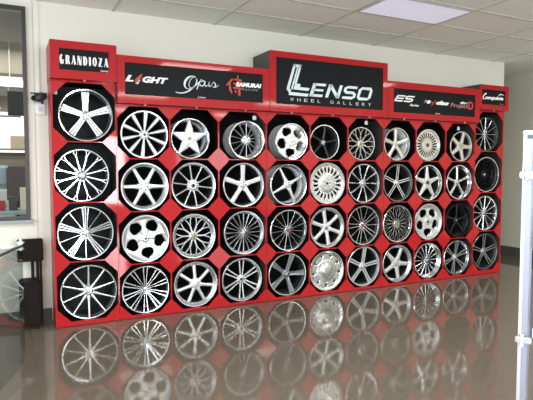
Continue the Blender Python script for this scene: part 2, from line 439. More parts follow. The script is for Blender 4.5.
WH[7, 4] = (2.972, .248, dict(kind='multi', n=5, bars=[(-.05, -.065), (.05, .065)], w=.042, w2=.052, face='white', side='grey', lipm='white', lip=.08, dish=.012, off=8, hub=.19, hub_y=.03), 'silver wheel with five thick double spokes')
WH[8, 1] = (3.472, .209, dict(kind='straight', n=5, w=.11, w2=.15, wm=.11, face='cream', side='grey', lipm='silver', lip=.06, dish=.014, hub=.22, hub_y=.03, off=0, lugm='cap_gold', barrel='barrel_silver', cap=.09), 'small cream-silver wheel with five flat broad spokes')
WH[8, 2] = (3.498, .239, dict(kind='multi', n=5, bars=[(-.05, -.06), (.05, .06)], w=.032, w2=.028, face='mach', side='black', lipm='grey', lip=.05, dish=.012, off=4, hub=.18, hub_y=.03), 'wheel with five machined twin spokes on dark rim')
WH[8, 3] = (3.503, .238, dict(kind='mesh', n=16, w=.010, spread=1.1, cross=.3, face='mach', side='black', lipm='chrome', lip=.08, dish=.02, hub=.14, hub_y=.035, cap=.09, capm='cap_gold', lugs=0), 'cross-laced mesh wheel with polished lip')
WH[8, 4] = (3.508, .241, dict(kind='straight', n=5, w=.14, w2=.11, wm=.11, face='white', side='silver', lipm='silver', lip=.16, dish=.02, off=25, hub=.28, hub_y=.028, cap=.13, lugs=0), 'bright wide-lip wheel with five triangular windows')
WH[9, 1] = (3.995, .208, dict(kind='web', n=24, st=[(0, 1), (.2, 1), (.28, .9), (.36, .45), (.8, .5), (.9, .9), (1, 1)], face='cream', side='grey', lipm='white', lip=.13, dish=.014, hub=.3, hub_y=.02, bev=.002, disc=.38, cap=.12, capm='rivet', lugs=0), 'small turbine wheel with fine slots and dark cap')
WH[9, 2] = (4.016, .235, dict(kind='straight', n=5, w=.18, w2=.08, wm=.12, face='white', side='silver', lipm='chrome', lip=.11, dish=.03, off=0, hub=.24, hub_y=.03, cap=.11, capm='rivet', lugs=0), 'bright five-point star wheel with polished lip')
WH[9, 3] = (4.026, .240, dict(kind='holes', n=5, rc=.60, qr=.215, qt=.25, face='white', side='silver', lipm='white', lip=.13, dish=.012, off=0, hub=.25, hub_y=.022, cap=.08, capm='cap_black', lug_r=.15, lugs=0), 'bright wide-lip wheel with five rounded windows')
WH[9, 4] = (4.026, .238, dict(kind='straight', n=16, w=.016, w2=.034, wm=.02, face='mach', side='dark', lipm='chrome', lip=.17, dish=.035, hub=.15, hub_y=.035, cap=.07), 'sixteen-blade wheel with a very wide polished lip')
WH[10, 1] = (4.590, .203, dict(kind='straight', n=5, w=.16, w2=.14, wm=.13, face='cream', side='grey', lipm='cream', lip=.08, dish=.01, hub=.3, hub_y=.015, off=20, cap=.07, capm='cap_gold', lug_r=.16), 'small cream wheel with five fat spokes')
WH[10, 2] = (4.568, .236, dict(kind='straight', n=5, w=.07, w2=.10, wm=.07, face='mach', side='grey', lipm='chrome', lip=.13, dish=.035, hub=.18, hub_y=.04, off=0), 'polished five-spoke wheel with a deep chrome lip')
WH[10, 3] = (4.563, .233, dict(kind='straight', n=5, w=.07, w2=.10, wm=.06, face='black', side='black', lipm='black', lip=.07, dish=.02, hub=.18, hub_y=.04, off=0, lugs=0, capm='grey'), 'entirely gloss black five-spoke wheel')
WH[10, 4] = (4.549, .238, dict(kind='multi', n=6, bars=[(-.03, -.10), (.03, .10)], w=.019, w2=.028, face='white', side='grey', lipm='chrome', lip=.10, dish=.02, hub=.17, hub_y=.035, off=10), 'silver deep-lip wheel with six split spokes')
WH[11, 1] = (5.068, .237, dict(kind='straight', n=12, w=.024, w2=.036, wm=.022, face='silver', side='black', lipm='gun', lip=.04, dish=.01, hub=.14, hub_y=.035, off=0, capm='cap', cap=.10, lugs=0), 'dark-rimmed wheel with twelve thin grey spokes')
WH[11, 2] = (5.092, .248, dict(kind='mesh', n=16, w=.010, spread=1.1, cross=.35, face='black', side='black', lipm='chrome', lip=.06, dish=.03, hub=.16, hub_y=.045, capm='cap', cap=.06, lugs=0), 'black mesh wheel with a thin polished lip')
WH[11, 3] = (5.077, .246, dict(kind='straight', n=12, w=.028, w2=.04, wm=.024, face='mach', side='dark', lipm='chrome', lip=.06, dish=.01, hub=.16, hub_y=.025, off=5), 'machined wheel with twelve slim straight spokes')
WH[11, 4] = (5.097, .258, dict(kind='multi', n=5, bars=[(-.05, -.09), (.05, .09)], w=.042, w2=.036, face='silver', side='black', lipm='grey', lip=.04, dish=.006, hub=.18, hub_y=.03, off=0), 'smoky grey wheel with five split spokes')
for (c, r), (x, R, spec, look) in WH.items():
    make_wheel(spec, x, rows(c)[r] + .0045, R, look + ', ' + place(c, r))

# ------------------------------------------------------------------ display cabinets
FT = .018
def cabinet(name_label, c0, c1, rw, hx0, hx1, hz0, hz1, sx0, sx1, sz0, sz1, lining, lettering, group=None, lamps=True):
    """columns c0..c1-1 (1-based) of octagonal cells under a header box"""
    x0, x1 = XB[c0 - 1] + .0015, XB[c1 - 1] - .0015
    t = thing('display_cabinet', name_label, 'display cabinet', ((x0 + x1) / 2, .17, 0), 0, group)
    P = Matrix.Translation((-(x0 + x1) / 2, -.17, 0))
    def part(name, bm, m, parent=t, smooth=False):
        if parent is t: bm.transform(P)
        return build(name, bm, m, parent, smooth)
    # red front with octagonal openings
    bm = bmesh.new()
    cols = [XB[i] for i in range(c0 - 1, c1)]
    cols[0] = x0; cols[-1] = x1
    ztop = hz0 - .002
    for i in range(len(cols) - 1):
        a0, a1 = cols[i], cols[i + 1]
        ol = a0 + (.016 if c0 == 1 else .006); orr = a1 - (.006 if c0 < 11 else .014)
        for j in range(4):
            zt, zb = rw[j], rw[j + 1]
            ob, ot = zb + .005, zt - .005
            cx = .122 if c0 in (1, 11) else .117
            oct_ = [(ol + cx, ob), (orr - cx, ob), (orr, ob + cx), (orr, ot - cx), (orr - cx, ot), (ol + cx, ot), (ol, ot - cx), (ol, ob + cx)]
            zb2 = .006 if j == 3 else zb; zt2 = ztop if j == 0 else zt
            out = [(ol + cx, zb2), (orr - cx, zb2), None, None, (orr - cx, zt2), (ol + cx, zt2), None, None]
            cor = {1: (a1, zb2), 3: (a1, zt2), 5: (a0, zt2), 7: (a0, zb2)}
            o2 = [(ol + cx, zb2), (orr - cx, zb2), (a1, ob + cx), (a1, ot - cx), (orr - cx, zt2), (ol + cx, zt2), (a0, ot - cx), (a0, ob + cx)]
            fv = lambda p, y: bm.verts.new((p[0], y, p[1]))
            I0 = [fv(p, 0) for p in oct_]; I1 = [fv(p, FT) for p in oct_]
            O0 = [fv(p, 0) for p in o2]; O1 = [fv(p, FT) for p in o2]
            for k in range(8):
                k2 = (k + 1) % 8
                if k in cor:
                    C0 = fv(cor[k], 0); C1 = fv(cor[k], FT)
                    bm.faces.new((I0[k], O0[k], C0, O0[k2], I0[k2])); bm.faces.new((I1[k], I1[k2], O1[k2], C1, O1[k]))
                else:
                    bm.faces.new((I0[k], O0[k], O0[k2], I0[k2])); bm.faces.new((I1[k], I1[k2], O1[k2], O1[k]))
                bm.faces.new((I0[k], I0[k2], I1[k2], I1[k]))
    bmesh.ops.remove_doubles(bm, verts=bm.verts, dist=.0004)
    be = [e for e in bm.edges if len(e.link_faces) == 1]
    fr = [e for e in be if abs(e.verts[0].co.y) < 1e-5 and abs(e.verts[1].co.y) < 1e-5]
    vmap = {}
    for v in bm.verts: vmap[(round(v.co.x, 4), round(v.co.y, 4), round(v.co.z, 4))] = v
    for e in fr:
        a, b = e.verts
        a1_ = vmap.get((round(a.co.x, 4), FT, round(a.co.z, 4))); b1_ = vmap.get((round(b.co.x, 4), FT, round(b.co.z, 4)))
        if a1_ and b1_:
            try: bm.faces.new((a, b, b1_, a1_))
            except Exception: pass
    part('front_panel', bm, M['red'])
    YB = .33
    zs0 = FT + .0005
    for s in (x0, x1 - .006):
        bm = bmesh.new(); box(bm, s, s + .006, zs0, YB, .006, ztop); part('side_panel', bm, M['red_head'] if c0 == 1 and s == x0 else M['box_dark'])
    bm = bmesh.new(); box(bm, x0 + .0062, x1 - .0062, YB - .008, YB, .006, ztop); part('back_panel', bm, M[lining])
    for k in range(1, len(cols) - 1):
        bm = bmesh.new(); box(bm, cols[k] - .004, cols[k] + .004, zs0, YB - .0085, .006, ztop); part('divider', bm, M['cell'])
    for j in range(5):
        z = rw[j]
        for i in range(len(cols) - 1):
            a0 = cols[i] + (.0065 if i == 0 else .0045); a1 = cols[i + 1] - (.0065 if i == len(cols) - 2 else .0045)
            bm = bmesh.new(); box(bm, a0, a1, zs0, YB - .0085, z - .004, z + .004); part('shelf', bm, M['cell'])
    # header box
    bm = bmesh.new(); box(bm, hx0, hx1, -.060, .345, hz0, hz1); hb = part('header_box', bm, M['red_head'] if c0 == 1 else M['box_dark'])
    bm = bmesh.new()
    A = [(hx0, hz0), (hx1, hz0), (hx1, hz1), (hx0, hz1)]; B = [(sx0, sz0), (sx1, sz0), (sx1, sz1), (sx0, sz1)]
    rows_ = []
    for p in (A, B):
        for y in (-.080, -.0605): rows_.append([bm.verts.new((q[0], y, q[1])) for q in p])
    A0, A1, B0, B1 = rows_
    for k in range(4):
        k2 = (k + 1) % 4
        bm.faces.new((A0[k], A0[k2], B0[k2], B0[k])); bm.faces.new((A1[k], B1[k], B1[k2], A1[k2]))
        bm.faces.new((A0[k], A1[k], A1[k2], A0[k2])); bm.faces.new((B0[k], B0[k2], B1[k2], B1[k]))
    fr_ = part('header_frame', bm, M['red_head'])
    bm = bmesh.new(); box(bm, sx0 + .0005, sx1 - .0005, -.073, -.0606, sz0 + .0005, sz1 - .0005)
    sp_ = part('sign_panel', bm, M['sign'])
    for nm, bm_, m_ in lettering():
        bm_.transform(P); o = build(nm, bm_, m_, sp_)
    for k in range(len(cols) - 1):
        xm = (cols[k] + cols[k + 1]) / 2
        bm = bmesh.new()
        tube(bm, [(xm, -.062, hz0 - .0005), (xm, -.062, hz0 - .014)], [.010, .013], 14)
        part('downlight', bm, M['lamp_metal'], smooth=True)
    return t

# ------------------------------------------------------------------ lettering
YT = -.0745
def text_bm(s, x0, x1, z0, z1, shear=0., bold=0., spacing=1., y=YT, th=.001):
    cu = bpy.data.curves.new('t', 'FONT'); cu.body = s; cu.shear = shear; cu.offset = bold
    cu.space_character = spacing; cu.extrude = .01; cu.resolution_u = 6
    o = bpy.data.objects.new('t', cu); COL.objects.link(o)
    bpy.context.view_layer.update()
    dg = bpy.context.evaluated_depsgraph_get()
    me = bpy.data.meshes.new_from_object(o.evaluated_get(dg))
    bm = bmesh.new(); bm.from_mesh(me)
    bpy.data.objects.remove(o); bpy.data.curves.remove(cu); bpy.data.meshes.remove(me)
    xs = [v.co.x for v in bm.verts]; ys = [v.co.y for v in bm.verts]
    ax, bxx, ay, by = min(xs), max(xs), min(ys), max(ys)
    for v in bm.verts:
        X = x0 + (v.co.x - ax) / (bxx - ax) * (x1 - x0); Z = z0 + (v.co.y - ay) / (by - ay) * (z1 - z0)
        v.co = (X, y - (th if v.co.z > 0 else 0), Z)
    return bm
def stroke(bm, pts, w, y=YT, th=.001):
    """flat ribbon along pts (x, z) with widths"""
    P = [Vector((p[0], p[1])) for p in pts]; L = []
    for i, p in enumerate(P):
        a = P[max(i - 1, 0)]; b = P[min(i + 1, len(P) - 1)]; d = (b - a).normalized(); n = Vector((-d.y, d.x))
        if 0 < i < len(P) - 1:
            d1 = (p - a).normalized(); n1 = Vector((-d1.y, d1.x)); k = max(.4, n.dot(n1))
        else: k = 1
        ww = (w[i] if isinstance(w, (list, tuple)) else w) / 2 / k
        L.append([bm.verts.new((p.x + n.x * s * ww, yy, p.y + n.y * s * ww)) for s in (-1, 1) for yy in (y, y - th)])
    for A, B in zip(L, L[1:]):
        for q in ((0, 1, 3, 2),):
            pass
        bm.faces.new((A[1], B[1], B[3], A[3])); bm.faces.new((A[0], A[2], B[2], B[0]))
        bm.faces.new((A[0], B[0], B[1], A[1])); bm.faces.new((A[2], A[3], B[3], B[2]))
    bm.faces.new((L[0][0], L[0][1], L[0][3], L[0][2])); bm.faces.new((L[-1][0], L[-1][2], L[-1][3], L[-1][1]))
def poly(bm, pts, y=YT, th=.001):
    a = [bm.verts.new((p[0], y, p[1])) for p in pts]; b = [bm.verts.new((p[0], y - th, p[1])) for p in pts]
    bm.faces.new(a); bm.faces.new(b)
    for k in range(len(a)): k2 = (k + 1) % len(a); bm.faces.new((a[k], a[k2], b[k2], b[k]))
def fit(bm, x0, x1, z0, z1, shear=0):
    if shear:
        for v in bm.verts: v.co.x += shear * v.co.z
    xs = [v.co.x for v in bm.verts]; zs = [v.co.z for v in bm.verts]
    a, b, c, d = min(xs), max(xs), min(zs), max(zs)
    for v in bm.verts:
        v.co.x = x0 + (v.co.x - a) / (b - a) * (x1 - x0); v.co.z = z0 + (v.co.z - c) / (d - c) * (z1 - z0)
    return bm
def arc(cx, cz, rx, rz, a0, a1, n=16):
    return [(cx + rx * math.cos(math.radians(a0 + (a1 - a0) * i / n)), cz + rz * math.sin(math.radians(a0 + (a1 - a0) * i / n))) for i in range(n + 1)]

def let_grandioza():
    # tall condensed letters: fat uprights and hairlines
    bm = bmesh.new(); F = .30; T = .07; x = 0
    for ch in 'GRANDIOZA':
        W = .62
        if ch == 'G':
            stroke(bm, arc(x + W / 2, .5, W / 2 - F / 2, .46, 50, 310, 18), [T + (F - T) * math.sin(math.radians(20 + 140 * i / 18)) ** 2 for i in range(19)])
            stroke(bm, [(x + W - .12, 0.02), (x + W - .12, .42)], .2); stroke(bm, [(x + W * .5, .42), (x + W + .03, .42)], T)
        elif ch == 'R':
            stroke(bm, [(x + .17, 0), (x + .17, 1)], F); stroke(bm, [(x, .97), (x + .4, .97)], T); stroke(bm, [(x + .2, .5), (x + .4, .5)], T)
            stroke(bm, arc(x + .36, .735, .13, .235, 90, -90, 10), [T + .13 * math.sin(PI * i / 10) for i in range(11)])
            stroke(bm, [(x + .42, .5), (x + .58, 0)], .2)
        elif ch == 'A':
            stroke(bm, [(x + .06, 0), (x + .34, 1)], T * 1.3); stroke(bm, [(x + .32, 1), (x + .56, 0)], F * .9); stroke(bm, [(x + .14, .3), (x + .48, .3)], T)
        elif ch == 'N':
            stroke(bm, [(x + .08, 0), (x + .08, 1)], T * 1.3); stroke(bm, [(x + .14, 1), (x + .52, 0)], F); stroke(bm, [(x + .60, 0), (x + .60, 1)], T * 1.3)
        elif ch == 'D':
            stroke(bm, [(x + .17, 0), (x + .17, 1)], F); stroke(bm, [(x, .97), (x + .34, .97)], T); stroke(bm, [(x, .03), (x + .34, .03)], T)
            stroke(bm, arc(x + .32, .5, .2, .47, 90, -90, 12), [T + .16 * math.sin(PI * i / 12) for i in range(13)])
        elif ch == 'I':
            W = .34; stroke(bm, [(x + .17, 0), (x + .17, 1)], F)
        elif ch == 'O':
            stroke(bm, arc(x + W / 2, .5, W / 2 - .1, .46, 0, 360, 26), [T + .17 * abs(math.cos(math.radians(360 * i / 26))) for i in range(27)])
        elif ch == 'Z':
            stroke(bm, [(x, .96), (x + W, .96)], T); stroke(bm, [(x + W - .14, .98), (x + .14, .02)], F); stroke(bm, [(x, .04), (x + W, .04)], T)
        x += W + .26
    fit(bm, -.509, -.084, 2.428, 2.516)
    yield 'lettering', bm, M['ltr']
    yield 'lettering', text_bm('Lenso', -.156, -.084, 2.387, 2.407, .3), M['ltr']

def let_left():
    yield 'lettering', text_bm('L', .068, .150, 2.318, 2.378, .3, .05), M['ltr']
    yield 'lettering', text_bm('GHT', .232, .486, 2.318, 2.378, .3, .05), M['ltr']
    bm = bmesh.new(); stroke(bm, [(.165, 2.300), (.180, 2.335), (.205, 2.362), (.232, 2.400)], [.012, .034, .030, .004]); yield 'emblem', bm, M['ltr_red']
    bm = bmesh.new(); stroke(bm, [(.178, 2.300), (.200, 2.345)], [.02, .026]); yield 'emblem', bm, M['ltr']
    # flowing script word
    bm = bmesh.new()
    O = [(cx + (cz - 2.345) * .35, cz) for cx, cz in arc(.715, 2.352, .060, .066, 60, 400, 30)]
    stroke(bm, O, [.005 + .017 * abs(math.cos(math.radians(60 + 340 * i / 30 + 10))) ** 1.5 * (1 if 60 + 340 * i / 30 < 300 else .4) for i in range(31)])
    O2 = [(cx + (cz - 2.345) * .35, cz) for cx, cz in arc(.735, 2.355, .035, .055, 70, 330, 24)]
    stroke(bm, O2, .006)
    sw = []
    for i in range(21):
        u = i / 20
        sw.append((.835 - .275 * u, 2.392 - .16 * math.sin(u * PI * .56) + .03 * max(0, u - .55)))
    stroke(bm, sw, [.006 + .006 * math.sin(PI * i / 20) for i in range(21)])
    # p
    stroke(bm, [(.828, 2.392), (.800, 2.335), (.780, 2.285)], [.008, .012, .006])
    stroke(bm, [(p[0] + (p[1] - 2.345) * .35, p[1]) for p in arc(.838, 2.352, .022, .027, 140, -160, 14)], [.006 + .006 * abs(math.cos(i)) for i in range(15)])
    # u
    stroke(bm, [(.872, 2.375), (.866, 2.345), (.874, 2.326), (.892, 2.330), (.908, 2.350), (.916, 2.375)], [.010, .010, .008, .006, .006, .008])
    stroke(bm, [(.916, 2.375), (.908, 2.340), (.918, 2.325), (.935, 2.336)], [.010, .011, .007, .004])
    # s
    stroke(bm, [(.935, 2.336), (.965, 2.378), (.978, 2.362), (.985, 2.340), (.975, 2.322), (.952, 2.326)], [.004, .005, .010, .012, .008, .006])
    stroke(bm, [(.975, 2.322), (1.000, 2.330), (1.018, 2.352)], [.006, .004, .003])
    yield 'lettering', bm, M['ltr_silver']
    yield 'lettering', text_bm('Lenso', .791, .874, 2.203, 2.222, .3), M['ltr_silver']
    # red brush character and the word beside it
    bm = bmesh.new()
    S = lambda pts, w: stroke(bm, [(1.099 + px * .179, 2.247 + pz * .216) for px, pz in pts], w)
    S([(.42, .82), (.2, .62), (.0, .48)], [.014, .020, .006])
    S([(.22, .6), (.26, .3), (.38, .12)], [.016, .024, .008])
    S([(.52, .80), (.98, .76)], [.014, .022]); S([(.74, 1.0), (.76, .6)], [.008, .022])
    S([(.46, .60), (1.0, .57)], [.014, .020]); S([(.46, .40), (1.0, .38)], [.014, .020])
    S([(.84, .56), (.84, .02), (.74, .10)], [.020, .024, .006]); S([(.56, .30), (.64, .18)], [.010, .020])
    yield 'emblem', bm, M['ltr_red']
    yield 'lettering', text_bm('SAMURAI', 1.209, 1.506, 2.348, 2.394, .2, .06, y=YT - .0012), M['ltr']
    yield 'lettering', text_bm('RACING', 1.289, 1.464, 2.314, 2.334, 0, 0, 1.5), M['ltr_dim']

def let_centre():
    # tall drawn outline initial
    bm = bmesh.new()
    sh = .42
    def p(u, v): return (1.812 + u * .30 + 0, 2.295 + v * .345)
    # outer double stem leaning right
    poly(bm, [(1.905, 2.640), (2.010, 2.640), (1.992, 2.608), (1.918, 2.608)])
    stroke(bm, [(1.920, 2.640), (1.835, 2.375), (1.868, 2.345)], [.030, .034, .02])
    stroke(bm, [(1.995, 2.640), (1.925, 2.420)], [.026, .026])
    stroke(bm, [(1.957, 2.612), (1.880, 2.365)], [.016, .020])
    poly(bm, [(1.925, 2.430), (1.900, 2.365), (2.095, 2.360), (2.110, 2.392), (1.985, 2.395), (1.992, 2.430)])
    poly(bm, [(1.812, 2.365), (1.836, 2.378), (1.862, 2.340), (1.845, 2.325)])
    poly(bm, [(1.852, 2.335), (1.840, 2.300), (2.085, 2.296), (2.098, 2.328)])
    yield 'lettering', bm, M['ltr_silver']
    bm = bmesh.new(); w = .19; x = 0
    def E(x): 
        stroke(bm, [(x + .9, .91), (x + .1, .91)], w); stroke(bm, [(x + .84, .5), (x + .1, .5)], w * .85); stroke(bm, [(x + .9, .09), (x + .1, .09)], w); stroke(bm, [(x + .1, 0), (x + .1, 1)], w * 1.2)
    E(0)
    x = 1.12
    stroke(bm, [(x + .1, 0), (x + .1, 1)], w * 1.15); stroke(bm, [(x + .1, .96), (x + .9, .04)], w * 1.1); stroke(bm, [(x + .9, 0), (x + .9, 1)], w * 1.15)
    x = 2.3
    stroke(bm, [(x + .95, .91), (x + .25, .91), (x + .1, .8), (x + .1, .62), (x + .25, .5), (x + .75, .5), (x + .9, .38), (x + .9, .2), (x + .75, .09), (x + .05, .09)], w)
    x = 3.42
    stroke(bm, [(x + .5, .91), (x + .22, .91), (x + .1, .78), (x + .1, .22), (x + .22, .09), (x + .85, .09), (x + .97, .22), (x + .97, .78), (x + .85, .91), (x + .45, .91)], w)
    fit(bm, 2.105, 2.992, 2.298, 2.458, .30)
    yield 'lettering', bm, M['ltr_silver']
    for word, xa, xb in (('WHEEL', 1.862, 2.262), ('GALLERY', 2.390, 2.972)):
        pitch = (xb - xa + .045) / len(word)
        for i, ch in enumerate(word):
            yield 'letter', text_bm(ch, xa + i * pitch, xa + i * pitch + (.044 if ch != 'L' else .034), 2.236, 2.271, 0, 0), M['ltr_wg']

def let_right():
    bm = bmesh.new(); w = .2
    stroke(bm, [(1.0, .9), (.0, .9)], w); stroke(bm, [(.95, .5), (0, .5)], w); stroke(bm, [(1.0, .1), (0, .1)], w); stroke(bm, [(.1, 0), (.1, 1)], w * 1.2)
    stroke(bm, [(2.1, .9), (1.35, .9), (1.2, .8), (1.2, .6), (1.35, .5), (1.9, .5), (2.05, .4), (2.05, .2), (1.9, .1), (1.15, .1)], w)
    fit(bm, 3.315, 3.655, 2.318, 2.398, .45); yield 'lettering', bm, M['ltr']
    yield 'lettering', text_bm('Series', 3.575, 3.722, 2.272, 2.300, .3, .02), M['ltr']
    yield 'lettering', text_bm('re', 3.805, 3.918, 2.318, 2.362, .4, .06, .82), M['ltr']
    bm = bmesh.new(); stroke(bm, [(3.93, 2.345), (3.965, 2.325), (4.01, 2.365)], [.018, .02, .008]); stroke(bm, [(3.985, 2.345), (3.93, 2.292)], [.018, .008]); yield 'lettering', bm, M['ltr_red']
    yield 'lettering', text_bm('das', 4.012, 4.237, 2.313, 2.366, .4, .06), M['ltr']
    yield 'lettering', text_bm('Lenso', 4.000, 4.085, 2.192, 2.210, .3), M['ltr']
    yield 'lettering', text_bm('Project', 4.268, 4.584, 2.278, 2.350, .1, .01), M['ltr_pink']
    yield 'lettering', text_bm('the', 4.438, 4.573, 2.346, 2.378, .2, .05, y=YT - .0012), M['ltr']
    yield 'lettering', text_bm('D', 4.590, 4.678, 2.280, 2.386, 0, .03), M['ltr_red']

def let_conq():
    bm = text_bm('onquista', 4.905, 5.262, 2.425, 2.485, .35, .045)
    yield 'lettering', bm, M['ltr']
    bm = bmesh.new()
    stroke(bm, [(4.925, 2.515), (4.895, 2.505), (4.862, 2.465), (4.868, 2.440), (4.900, 2.438)], [.022, .016, .014, .012, .008])
    stroke(bm, [(5.165, 2.500), (5.200, 2.520), (5.265, 2.512)], [.012, .012, .006])
    yield 'lettering', bm, M['ltr']
    yield 'lettering', text_bm('Lenso', 5.180, 5.268, 2.380, 2.394, .3), M['ltr_dim']

cabinet('tall narrow red display cabinet at the left end of the wheel wall', 1, 2, ROW_LEFT, -.590, -.0085, 2.302, 2.640, -.513, -.080, 2.380, 2.570, 'cell_lit', let_grandioza)
cabinet('wide red cabinet under the sign with three logos, right of the left end cabinet', 2, 5, ROW_MAIN, -.0055, 1.604, 2.113, 2.560, .065, 1.522, 2.195, 2.496, 'cell', let_left)
cabinet('wide red centre cabinet under the tallest sign of the wheel wall', 5, 8, ROW_MAIN, 1.6075, 3.2135, 2.113, 2.765, 1.684, 3.145, 2.197, 2.699, 'cell', let_centre)
cabinet('wide red cabinet right of the centre one, sign with small white and red logos', 8, 11, ROW_MAIN, 3.219, 4.797, 2.113, 2.560, 3.312, 4.710, 2.184, 2.478, 'cell', let_right)
cabinet('tall narrow red display cabinet at the far right end of the wheel wall', 11, 12, ROW_RIGHT, 4.800, 5.362, 2.297, 2.633, 4.838, 5.298, 2.367, 2.570, 'cell', let_conq)

# small price tags hanging inside the tops of some cells
def price_tag(x, z, label):
    t = thing('price_tag', label, 'tag', (x, .0335, z), 0, 'price tags in the wheel cells')
    bx('tag_card', -.021, .021, -.0012, .0012, -.044, 0, M['tag'], t)
    bm = bmesh.new(); tube(bm, [(0, 0, -.001), (0, 0, .016), (0, .006, .024)], .0016, 6); build('hook', bm, M['lamp_metal'], t, True)
price_tag(-.548, 2.215, 'small pale tag in the top left corner of the tall left cabinet')
price_tag(1.475, 2.064, 'small pale tag above the fourteen-spoke wheel, top row')
price_tag(2.985, 2.070, 'small pale tag above the small cream mesh wheel, top row')
price_tag(4.530, 2.055, 'small pale tag above the small cream five-spoke wheel, top row')

# ------------------------------------------------------------------ the room
WY = .352; CZ = 3.08
WX0, WX1, WZ0, WZ1 = -3.2, -.775, 1.02, 2.985     # opening of the window in the back wall
bm = bmesh.new()
box(bm, -4.6, WX0, WY, WY + .12, 0, CZ); box(bm, WX1, 5.79, WY, WY + .12, 0, CZ)
box(bm, WX0, WX1, WY, WY + .12, 0, WZ0); box(bm, WX0, WX1, WY, WY + .12, WZ1, CZ)
struct(build('wall_back', bm, M['wall']))
struct(bx('wall_right', 6.74, 6.86, -11, 3.4, 0, 3.6, M['wall_grey']))
struct(bx('wall_recess', 5.79, 6.74, 3.3, 3.4, 0, 3.6, M['wall_grey']))
struct(bx('wall_return', 5.67, 5.79, WY + .12, 3.3, 0, CZ, M['wall_grey']))
struct(bx('floor', -4.6, 6.86, -11, 10.2, -.06, 0, M['floor']))
struct(bx('ceiling', -4.6, 6.86, -11, WY + .12, CZ, CZ + .06, M['ceil']))
struct(bx('ceiling_recess', 5.79, 6.86, WY + .12, 3.4, CZ, CZ + .06, M['ceil']))
M['wall_dim'] = mat('dim_rear_wall', (.16, .155, .14), .7)
struct(bx('wall_rear', -4.6, 6.86, -11.12, -11, 0, CZ, M['wall_dim']))
# the left wall, with a wide opening for daylight
bm = bmesh.new()
box(bm, -4.72, -4.6, -11, 10.2, 2.85, 3.2); box(bm, -4.72, -4.6, -11, 10.2, 0, .15)
for a, b in ((-11, -10), (-7.1, -6.9), (-4.1, -3.9), (-1.1, 10.2)): box(bm, -4.72, -4.6, a, b, .15, 2.85)
struct(build('wall_left', bm, M['wall']))
struct(bx('baseboard_back', WX1 - 3.5, XB[0] - .004, WY - .012, WY - .0005, 0, .115, M['base']))
struct(bx('baseboard_back', XB[-1] + .004, 5.802, WY - .012, WY - .0005, 0, .16, M['base']))
struct(bx('baseboard_return', 5.7905, 5.802, WY, 3.3, 0, .16, M['base']))
struct(bx('baseboard_right', 6.727, 6.7395, -11, 3.3, 0, .16, M['base']))
# vertical trim strips on the cream wall left of the display
struct(bx('trim_1', -.706, -.700, WY - .004, WY - .0004, .12, CZ - .002, M['joint']))
struct(bx('trim_2', -.668, -.652, WY - .010, WY - .0004, 2.13, CZ - .002, M['wall_trim']))
# ceiling T-bars
bm = bmesh.new()
gx = [3.31 + 1.09 * k for k in range(-7, 4)]; gy = [-.757 - .56 * k for k in range(-1, 18)]
for x in gx: box(bm, x - .012, x + .012, -11, WY, CZ - .006, CZ - .0003)
for y in gy: box(bm, -4.6, 6.74, y - .012, y + .012, CZ - .0066, CZ - .0005)
struct(build('ceiling_grid', bm, M['tbar']))
# ceiling light fixtures (each fills one tile)
def fixture(ix, iy, label, lit=True):
    x0 = 3.31 + 1.09 * ix; y0 = -.757 - .56 * iy
    t = thing('ceiling_light', label, 'ceiling light', (x0 - .545, y0 - .28, CZ - .008), 0, 'troffer lights in the ceiling')
    bm = bmesh.new()
    for a in ((-.53, .53, -.265, -.245), (-.53, .53, .245, .265), (-.53, -.505, -.245, .245), (.505, .53, -.245, .245)):
        box(bm, a[0], a[1], a[2], a[3], -.006, .0)
    build('light_frame', bm, M['tbar'], t)
    bx('diffuser', -.505, .505, -.245, .245, -.003, -.0005, M['troffer'], t)
fixture(0, 0, 'pale lavender rectangular light panel set in the ceiling over the centre sign')
def area(name, loc, rot, sx, sy, e, col=(1, 1, 1)):
    L = bpy.data.lights.new(name, 'AREA'); L.shape = 'RECTANGLE'; L.size = sx; L.size_y = sy; L.energy = e; L.color = col
    o = bpy.data.objects.new(name, L); COL.objects.link(o); o.location = loc; o.rotation_euler = rot; o['kind'] = 'helper'
    return o
R = math.radians
# ceiling fixtures behind the camera
for x in (-1.6, 1.7, 5.0):
    for y in (-2.9, -6.2, -9.0):
        area('ceiling_lamp', (x, y, CZ - .03), (0, 0, 0), 1.1, .55, 58, (1, .98, .92))
# daylight through the shop windows on the left and behind
for y in (-8.5, -5.5, -2.5):
    area('daylight', (-4.66, y, 1.5), (0, R(-90), 0), 2.6, 2.6, 95, (.80, .92, 1))
area('daylight', (1.9, -10.95, 1.45), (R(90), 0, 0), .75, 2.0, 200, (.92, .97, 1))
area('daylight', (-2.6, -10.95, 1.45), (R(90), 0, 0), 2.6, 2.5, 150, (.92, .97, 1))
area('daylight', (5.0, -10.95, 1.9), (R(90), 0, 0), 2.2, 1.6, 90, (.95, .97, 1))

